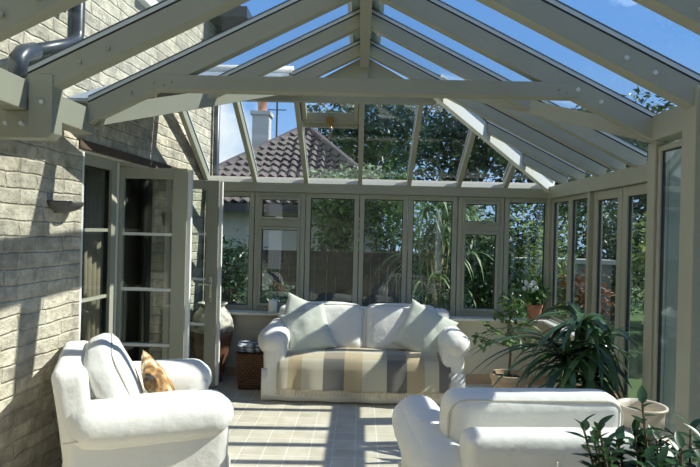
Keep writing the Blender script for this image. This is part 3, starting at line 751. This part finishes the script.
# ------------------------------------------------------------------ plants
def leaf_cloud(pos, size, aspect=.5, droop=.2, nrm=None):
    """one folded leaf (two quads) per position"""
    V = []; F = []; n = len(pos)
    for i in range(n):
        p = Vector(pos[i]); s = size*random.uniform(.65, 1.3)
        d = Vector((random.gauss(0, 1), random.gauss(0, 1), random.gauss(0, .6)-droop)).normalized()
        up = Vector((random.gauss(0, .5), random.gauss(0, .5), 1))
        sd = d.cross(up)
        if sd.length < .05: sd = Vector((1, 0, 0))
        sd.normalize(); nn = sd.cross(d).normalized(); w_ = s*aspect/2; k = len(V)
        V += [p, p+d*s*.5+sd*w_+nn*w_*.3, p+d*s, p+d*s*.5-sd*w_+nn*w_*.3]
        F += [(k, k+1, k+2), (k, k+2, k+3)]
    return V, F
def ell_pts(n, c, r, shell=.55):
    P = rng.normal(size=(n, 3)); P /= np.linalg.norm(P, axis=1, keepdims=True)
    q = (shell+(1-shell)*rng.random(n)**.7)[:, None]
    P = P*q; 
    return P*np.array(r)+np.array(c)
def tree(name, loc, h, rad, n, lsize, m, label, cat='tree', group=None, trunk=None, clumps=7, flat=1., aspect=.5, cz=None, kind_m='stem'):
    """trunk with boughs and a clumped leafy crown; h top height, rad crown radius"""
    root = empty(name, loc, label, cat, group=group)
    tr_ = trunk if trunk is not None else max(.03, rad*.07); c0 = cz if cz is not None else h-rad*flat
    b_ = MB().tube([(0, 0, 0), (.02*h*.2, 0, h*.3), (0, 0, c0)], [tr_, tr_*.8, tr_*.5], 8)
    V = []; F = []
    cl = [((0, 0, c0), .62)]
    for k in range(clumps):
        a = 2*math.pi*k/clumps+random.uniform(-.4, .4); e_ = random.uniform(-.5, .9)
        c = (rad*.55*math.cos(a)*math.cos(e_), rad*.55*math.sin(a)*math.cos(e_), c0+rad*flat*.55*math.sin(e_)); cl.append((c, random.uniform(.42, .55)))
        b_.tube([(0, 0, c0*.6), tuple(c)], [tr_*.5, tr_*.15], 6)
    for c, s in cl:
        P = ell_pts(max(10, int(n/len(cl))), c, (rad*s, rad*s, rad*s*flat))
        P[:, 2] = np.maximum(P[:, 2], .05)
        v, f_ = leaf_cloud([tuple(p) for p in P], lsize, aspect); k = len(V); V += v; F += [tuple(i+k for i in q) for q in f_]
    b_.build('trunk', kind_m, root, smooth=True)
    MB().add(V, F).build('foliage', m, root)
    return root
def strap(mb, base, az, el, ln, w_, droop, n=7):
    d = Vector((math.cos(az)*math.cos(el), math.sin(az)*math.cos(el), math.sin(el))); sd = Vector((-math.sin(az), math.cos(az), 0)); p = Vector(base); P = []
    for i in range(n+1):
        t_ = i/n; wd = w_*(.35+1.3*t_ if t_ < .4 else .87*(1-(t_-.4)/.6)**.8+.02)*.6
        P.append([p-sd*wd+Vector((0, 0, wd*.35)), p.copy(), p+sd*wd+Vector((0, 0, wd*.35))])
        p = p+d*(ln/n); d = (d+Vector((0, 0, -droop/n))).normalized()
    mb.grid(P)
def pot(root, r, h, m, rim=.012, soil=True, name='pot'):
    MB().lathe([(r*.72, 0), (r*.74, .005), (r*.95, h*.78), (r*.96, h*.8), (r+rim*.2, h*.82), (r+rim*.2, h), (r*.9, h), (r*.86, h*.88), (.001, h*.87)], n=32).build(name, m, root, smooth=False, bevel=0)
    if soil: MB().lathe([(.001, h*.86), (r*.84, h*.875), (.001, h*.90)], n=20).build('soil', 'soil', root)

# big strappy plant by the right doors
pl = empty('potted_palm', (1.63, 3.98, 0), 'large dark strappy palm in a terracotta pot by the right doors', 'potted plant')
pot(pl, .19, .46, 'terracotta')
st = MB(); fo = MB()
for (x, y, h, n) in ((-.03, .05, .98, 46), (.02, -.10, .84, 40), (-.17, -.06, .74, 40), (.05, .12, .70, 26), (-.06, -.16, .64, 30)):
    st.tube([(x*.3, y*.3, .4), (x*.8, y*.8, h*.75), (x, y, h)], [.02, .017, .012], 8)
    for i in range(n):
        a = i*2.4+random.uniform(-.3, .3); e_ = random.uniform(-.25, .95)
        ln = random.uniform(.36, .60)
        if math.cos(a) > .3: ln *= .6
        strap(fo, (x, y, h-.12*random.random()), a, e_, ln, random.uniform(.042, .058), random.uniform(1.2, 2.6))
for a, e_, ln in ((2.9, .45, .85), (3.2, .35, .80), (2.7, .6, .8), (3.4, .15, .75), (3.05, .3, .7), (3.3, .55, .8)): strap(fo, (-.14, -.02, .74), a, e_, ln, .046, 1.4, 9)
st.build('stem', 'stem', pl, smooth=True); fo.build('foliage', 'straps', pl, smooth=True)

# small citrus like tree in clay pot right of sofa
pl = empty('potted_tree', (1.41, 5.24, 0), 'small slender leafy tree in a pale clay pot right of the sofa', 'potted plant')
pot(pl, .165, .27, 'paleclay')
st = MB().tube([(0, 0, .22), (.015, 0, .45), (-.01, 0, .62), (.02, 0, .98)], [.014, .012, .009, .004], 8); pts = []
for (a, z, ln, e_) in ((2.9, .52, .30, .25), (3.4, .60, .28, .5), (.3, .50, .24, .3), (1.2, .62, .2, .6), (4.6, .55, .25, .3), (5.5, .66, .22, .6), (3.0, .72, .2, .8), (.4, .78, .16, .7), (2.2, .84, .14, .9), (5.0, .8, .15, .8)):
    p0 = Vector((0, 0, z)); d = Vector((math.cos(a)*math.cos(e_), math.sin(a)*math.cos(e_), math.sin(e_))); st.tube([p0, p0+d*ln], [.006, .003], 6)
    for k in range(26): pts.append(tuple(p0+d*ln*(.35+.7*random.random())+Vector((random.gauss(0, .035), random.gauss(0, .035), random.gauss(0, .03)))))
for k in range(14): pts.append((random.gauss(.02, .03), random.gauss(0, .03), random.uniform(.8, 1.0)))
v, f_ = leaf_cloud(pts, .075, .5, .4); st.build('trunk', 'stem', pl, smooth=True); MB().add(v, f_).build('foliage', 'leafmid', pl)

# flowering plant on far sill
pl = empty('potted_flower', (1.83, 5.86, .69), 'small terracotta potted plant with white flowers on the far sill', 'potted plant')
pot(pl, .078, .155, 'terracotta')
v, f_ = leaf_cloud([tuple(p) for p in ell_pts(190, (0, 0, .25), (.15, .10, .12), .2)], .075, .5, -.1); MB().add(v, f_).build('foliage', 'leafmid', pl)
for k in range(9):
    fl = MB()
    c = (random.gauss(-.02, .06), random.gauss(-.03, .04), .33+random.uniform(-.03, .06))
    for q in range(5):
        a = q*2*math.pi/5; fl.ell((c[0]+.011*math.cos(a), c[1], c[2]+.014*math.sin(a)), (.011, .005, .011), 6)
    fl.build('flower', 'flower', pl, smooth=True)

# cream and grey pot on the low sill
pt = empty('glazed_pot', (1.545, 3.06, .41), 'empty cream and grey banded pot on the low white sill', 'plant pot')
MB().lathe([(.075, 0), (.078, .003), (.098, .07), (.109, .135), (.109, .1355), (.02, .134)], n=36).build('lower_band', 'grey_glaze', pt, smooth=False)
MB().lathe([(.1092, .136), (.112, .19), (.116, .222), (.128, .232), (.128, .243), (.112, .242), (.104, .2), (.10, .14), (.02, .138)], n=36).build('upper_band', 'cream_glaze', pt, smooth=True)

# glossy plant in the right foreground
pl = empty('potted_shrub', (.93, 1.56, 0), 'dark glossy leaved shrub in the bottom right foreground', 'potted plant')
pot(pl, .17, .34, 'terracotta')
st = MB(); fo = MB()
def oval(mb, p, d, up, ln, w_):
    d = d.normalized(); sd = d.cross(up)
    if sd.length < .05: sd = d.cross(Vector((1, 0, 0)))
    sd.normalize(); nn = sd.cross(d); P = []
    for i in range(7):
        t_ = i/6; wd = w_/2*math.sin(math.pi*(t_**.8))**.8 if 0 < t_ < 1 else .001
        c = p+d*ln*t_+nn*(-.12*ln*t_*t_); P.append([c-sd*wd+nn*wd*.3, c, c+sd*wd+nn*wd*.3])
    mb.grid(P)
SH = [(-.08, .12, 1.06), (-.20, .08, .96)]
for k in range(44): SH.append((random.uniform(-.26, .44), random.uniform(-.08, .24), random.uniform(.88, 1.0)))
for (x, y, h) in SH:
    pth = [Vector((x*.15, y*.15, .28)), Vector((x*.6, y*.6, h*.6)), Vector((x, y, h))]; st.tube(pth, [.009, .007, .003], 6)
    for k in range(28):
        t_ = .62+.38*k/27; p = pth[1].lerp(pth[2], (t_-.5)*2) if t_ > .5 else pth[0].lerp(pth[1], t_*2)
        a = k*2.4+x*10; d = Vector((math.cos(a), math.sin(a), random.uniform(-.1, .6)+(.8 if k > 25 else 0)))
        oval(fo, p, d, Vector((0, 0, 1)), random.uniform(.042, .066), random.uniform(.020, .029))
st.build('stem', 'stem', pl, smooth=True); fo.build('foliage', 'leafdark', pl, smooth=True)

# ------------------------------------------------------------------ garden
gz = -.12
fb = empty('garden_fence', (-1.6, 9.3, gz), 'dark board fence behind the far windows', 'fence')
for k, x in enumerate((-4.2, -2.4, -.6, 1.2)):
    if k < 3:
        q = MB()
        for i in range(12): q.bx(x+.06+i*.145+1.6, x+.06+i*.145+1.6+.14, -.012+.012*(i % 2), .01+.012*(i % 2), .06, 1.30)
        q.build('panel', 'fence', fb)
        MB().bx(x+.05+1.6, x+1.79+1.6, -.035, .035, 1.30, 1.34).build('top_rail', 'fence', fb)
    MB().bx(x-.05+1.6, x+.05+1.6, -.06, .06, 0, 1.45).build('post', 'fence', fb)

bg = empty('bungalow', (-1.6, 14, gz), 'neighbouring bungalow with brown pantiled hip roof', 'house')
ex0, ex1, ey0, ey1, ez = -2.75, 2.45, -2.5, 3.0, 2.20; ap = (.17, .25, 4.30)
c = [(ex0, ey0, ez), (ex1, ey0, ez), (ex1, ey1, ez), (ex0, ey1, ez)]
rf = MB(); TW = .21
for i in range(4):
    a, b_ = Vector(c[i]), Vector(c[(i+1) % 4]); P0 = Vector(ap); e = (b_-a).normalized(); W_ = (b_-a).length
    foot = a+e*((P0-a).dot(e)); sl = P0-foot; ln = sl.length; sl.normalize(); nrm = e.cross(sl); xa = (P0-a).dot(e); NR = int(ln/.24)
    for r_ in range(NR):
        t0, t1 = r_/NR, min(1., (r_+1.12)/NR); rows = []
        for t_, lift in ((t0, .045), (t0, .075), (t1, .02)):
            x0_, x1_ = xa*t_, W_-(W_-xa)*t_; n_ = max(4, int((W_*(1-t0))/TW*5)); row = []
            for q_ in range(n_+1):
                x = x0_+(x1_-x0_)*q_/n_; ph = x/TW*2*math.pi
                row.append(a+e*x+sl*(ln*t_)+nrm*(lift+(.042*math.sin(ph)+.012*math.sin(2*ph))))
            rows.append(row)
        rf.grid(rows)
rf.v += [tuple(p) for p in c]; k = len(rf.v); rf.f.append((k-1, k-2, k-3, k-4))
rf.build('roof', 'rtile', bg)
h_ = MB()
for i in range(4): h_.tube([(c[i][0], c[i][1], c[i][2]+.03), (ap[0], ap[1], ap[2]+.03)], .09, 8)
h_.build('hip_tiles', 'rtile', bg)
MB().bx(ex0+.4, ex1-.4, ey0+.4, ey1-.4, 0, ez).build('wall', 'render', bg)
MB().bx(ex0, ex1, ey0-.06, ey0+.02, ez-.16, ez).build('gutter', 'pipe', bg)
chm = MB(); chm.bx(-1.36, -.92, .9, 1.34, 2.6, 4.74); chm.bx(-1.41, -.87, .85, 1.39, 4.74, 4.84); chm.build('chimney', 'render', bg)
MB().lathe([(.14, 0), (.11, .1), (.13, .28), (.1, .28)], (-1.14, 1.12, 4.84)).build('chimney_pot', 'terracotta', bg)
an = MB().tube([(-.72, 1.0, 3.0), (-.72, 1.0, 5.9)], .025, 6)
for z, ln in ((5.7, .4), (5.45, .55), (4.9, .5)): an.tube([(-.72-ln/2, 1.0, z), (-.72+ln/2, 1.0, z)], .014, 6)
an.lathe([(.2, 0), (.14, .05), (.001, .08)], (-.66, .9, 3.9)); an.build('aerial', 'pipe', bg)
# trees beyond
T = [('leafy_tree', (.4, 19.5, gz), 7.8, 2.7, 5200, .25, 'leaftree', 'tall dark tree beyond the fence, right of the tiled roof'),
     ('leafy_tree', (2.9, 16.0, gz), 6.1, 2.3, 5000, .22, 'leaftree', 'broad dark tree behind the right far windows'),
     ('leafy_tree', (5.1, 13.6, gz), 5.3, 2.0, 4600, .20, 'leaftree', 'dark tree filling the view over the far right corner'),
     ('leafy_tree', (8.6, 15.0, gz), 6.2, 2.6, 3600, .22, 'leaftree', 'round tree beyond the right corner, seen through the roof'),
     ('leafy_tree', (11.8, 9.6, gz), 5.4, 2.6, 3400, .22, 'leafmid', 'spreading green tree far out on the right side'),
     ('leafy_tree', (-.30, 10.4, gz), 3.15, .85, 1700, .13, 'leafpale', 'pale leaved young tree in front of the tiled roof')]
for nm, loc, h, rad, n, ls, m, lb in T: tree(nm, loc, h, rad, n, ls, m, lb, flat=.95)
S = [((-.42, 10.05, gz), 2.75, .5, 1500, .12, 'leafmid', 'bushy shrub showing above the fence, left of the central mullion'),
     ((.62, 10.0, gz), 3.0, .62, 1800, .12, 'leafmid', 'leafy shrub showing above the fence, right of the central mullion'),
     ((1.72, 7.5, gz), 2.0, .55, 1500, .10, 'leafdark', 'dense dark shrub outside the right vent window'),
     ((1.62, 7.75, gz), 2.25, .35, 500, .13, 'leafpale', 'pale variegated shrub behind the right vent window'),
     ((2.45, 7.7, gz), 2.35, .55, 1100, .10, 'leafyellow', 'yellow green shrub outside the far right corner window'),
     ((2.25, 7.1, gz), 1.05, .45, 900, .09, 'leafyellow', 'low bright shrub under the far right corner window'),
     ((3.05, 7.6, gz), 1.35, .42, 800, .09, 'leafred', 'rust leaved shrub beyond the far right corner'),
     ((1.75, 6.85, gz), .95, .42, 900, .08, 'leafdark', 'low dark shrub at the foot of the right vent window'),
     ((.9, 7.0, gz), .8, .4, 700, .08, 'leafmid', 'low green plant in front of the arching grass'),
     ((-1.25, 7.5, gz), 1.15, .5, 900, .08, 'leafdark', 'low dark shrub outside the left far windows'),
     ((-1.9, 8.2, gz), 1.75, .6, 900, .10, 'leafdark', 'dark shrub against the fence beside the house corner')]
for loc, h, rad, n, ls, m, lb in S: tree('garden_shrub', loc, h, rad, n, ls, m, lb, 'shrub', group='shrubs outside the far windows', clumps=8, flat=h*.5/rad, cz=h*.52, trunk=.02)
for x, y, h, lb in ((1.9, 10.9, 2.7, 'dark evergreen hedge bush behind the arching grass'), (3.4, 10.9, 2.8, 'dark evergreen hedge bush behind the right vent window'), (4.9, 10.9, 3.0, 'dark evergreen hedge bush behind the garden wall'), (6.4, 12.6, 3.5, 'tall evergreen hedge bush beyond the garden wall, seen through the right doors')):
    tree('evergreen_bush', (x, y, gz), h, .95, 3000, .13, 'leaftree', lb, 'shrub', group='evergreen bushes behind the fence', clumps=9, flat=h*.5/.95, cz=h*.52, trunk=.05)
# hedge on the right
H = [((5.1, 4.4, gz), 1.8, .8, 'leafred', 'rust coloured shrub seen through the right door leaf nearer the viewer'), ((5.0, 5.9, gz), 1.95, .85, 'leafmid', 'green shrub seen through the right glazed doors'),
     ((5.3, 7.6, gz), 2.1, .9, 'leafmid', 'green shrub in the middle of the right border'), ((5.2, 9.3, gz), 2.3, .95, 'leafyellow', 'light green shrub toward the far end of the right border'),
     ((7.0, 10.9, gz), 2.6, .9, 'leafmid', 'green shrub at the far end of the right border')]
for loc, h, rad, m, lb in H: tree('border_shrub', loc, h, rad, 2000, .12, m, lb, 'shrub', group='shrubs along the right border', clumps=8, flat=h*.5/rad, cz=h*.52, trunk=.03)
for i, (loc, h, lb) in enumerate((((8.2, 3.9, gz), 3.9, 'tall hedge tree beyond the right glazed doors'), ((8.1, 6.8, gz), 4.0, 'tall hedge tree in the middle of the right boundary'), ((8.6, 9.3, gz), 4.2, 'tall hedge tree at the far end of the right boundary'))):
    tree('hedge_tree', loc, h, 1.4, 2600, .16, 'leafmid', lb, group='trees along the right boundary', flat=1.0)
# tall arching grass
bm = empty('arching_grass', (.98, 7.35, gz), 'tall clump of arching strap leaved grass outside the far windows', 'ornamental grass')
fo = MB()
for i in range(260):
    a = random.uniform(0, 2*math.pi); z = random.uniform(.7, 2.15); strap(fo, (random.gauss(0, .12), random.gauss(0, .12), z), a, random.uniform(.6, 1.3), random.uniform(.5, .95), .034, random.uniform(2.2, 4.0))
cn = MB()
for i in range(12):
    a = random.uniform(0, 6.28); r = random.uniform(.05, .3); cn.tube([(.3*r*math.cos(a), .3*r*math.sin(a), 0), (r*math.cos(a), r*math.sin(a), random.uniform(1.4, 2.2))], .010, 6)
cn.tube([(.12, -.15, 0), (-.08, -.22, 1.35)], .012, 6)
fo.build('foliage', 'bamboo', bm, smooth=True); cn.build('cane', 'cane', bm, smooth=True)
# low garden wall
gw = empty('garden_wall', (3.3, 9.2, gz), 'low grey garden wall with pale coping beyond the right corner', 'garden wall')
MB().bx(-.95, .75, -.12, .12, 0, 1.25).build('wall', 'greywall', gw); MB().bx(-1.0, .8, -.17, .17, 1.25, 1.32).build('coping', 'stonecap', gw)

# ------------------------------------------------------------------ light, sky, camera
sun = bpy.data.lights.new('sun', 'SUN'); sun.energy = 7.8; sun.angle = R(.55); sun.color = (1, .95, .86)
so = bpy.data.objects.new('sun', sun); C.objects.link(so)
d = Vector((-.725, -.10, -.69)); so.rotation_euler = d.to_track_quat('-Z', 'Y').to_euler()
wd = bpy.data.worlds.new('sky'); bpy.context.scene.world = wd; wd.use_nodes = True; t = wd.node_tree; t.nodes.clear()
out = t.nodes.new('ShaderNodeOutputWorld'); bgn = t.nodes.new('ShaderNodeBackground'); L(t, bgn, 0, out, 0)
tc = t.nodes.new('ShaderNodeTexCoord'); sx = t.nodes.new('ShaderNodeSeparateXYZ'); L(t, tc, 'Generated', sx, 0)
rp = t.nodes.new('ShaderNodeValToRGB'); L(t, sx, 'Z', rp, 0); el = rp.color_ramp.elements; el.new(.3)
for e_, (p_, c_) in zip(el, ((0., (.42, .62, .9)), (.3, (.17, .38, .82)), (.9, (.07, .2, .62)))): e_.position = p_; e_.color = (*c_, 1)
nz = t.nodes.new('ShaderNodeTexNoise'); nz.inputs['Scale'].default_value = 3.2; nz.inputs['Detail'].default_value = 8; nz.inputs['Roughness'].default_value = .55; L(t, tc, 'Generated', nz, 'Vector')
# cloud bank low on the left; unseen cloud added behind the viewer for ambient light
mk = t.nodes.new('ShaderNodeMath'); mk.operation = 'MULTIPLY_ADD'; mk.inputs[1].default_value = -.45; L(t, sx, 'X', mk, 0); mk.inputs[2].default_value = .02
mz = t.nodes.new('ShaderNodeMath'); mz.operation = 'MULTIPLY_ADD'; mz.inputs[1].default_value = -.32; L(t, sx, 'Z', mz, 0); L(t, mk, 0, mz, 2)
my = t.nodes.new('ShaderNodeMath'); my.operation = 'MULTIPLY_ADD'; my.inputs[1].default_value = -.12; L(t, sx, 'Y', my, 0); L(t, mz, 0, my, 2)
ad = t.nodes.new('ShaderNodeMath'); L(t, nz, 'Fac', ad, 0); L(t, my, 0, ad, 1)
cr = t.nodes.new('ShaderNodeValToRGB'); cr.color_ramp.elements[0].position = .42; cr.color_ramp.elements[1].position = .62; L(t, ad, 0, cr, 0)
mc = mixc(t, (cr, 'Color'), (rp, 'Color'), (.92, .95, 1.0)); t.links.new(mc[0].outputs[2], bgn.inputs['Color']); bgn.inputs['Strength'].default_value = 1.2

cam = bpy.data.cameras.new('camera'); co = bpy.data.objects.new('camera', cam); C.objects.link(co)
cam.sensor_width = 36; cam.lens = 28.8; cam.clip_start = .05
co.location = (0, 0, EYE)
co.matrix_world = Matrix.Translation((0, 0, EYE)) @ Matrix.Rotation(R(1.07), 4, 'Z') @ Matrix.Rotation(R(90-.15), 4, 'X') @ Matrix.Rotation(R(1.4), 4, 'Z')
sc = bpy.context.scene; sc.camera = co
sc.view_settings.view_transform = 'Standard'; sc.view_settings.look = 'None'; sc.view_settings.exposure = 0.0; sc.view_settings.gamma = 1
sc.cycles.transparent_max_bounces = 40; sc.cycles.max_bounces = 10; sc.cycles.diffuse_bounces = 5; sc.cycles.caustics_reflective = False; sc.cycles.caustics_refractive = False
sc.cycles.sample_clamp_indirect = 4
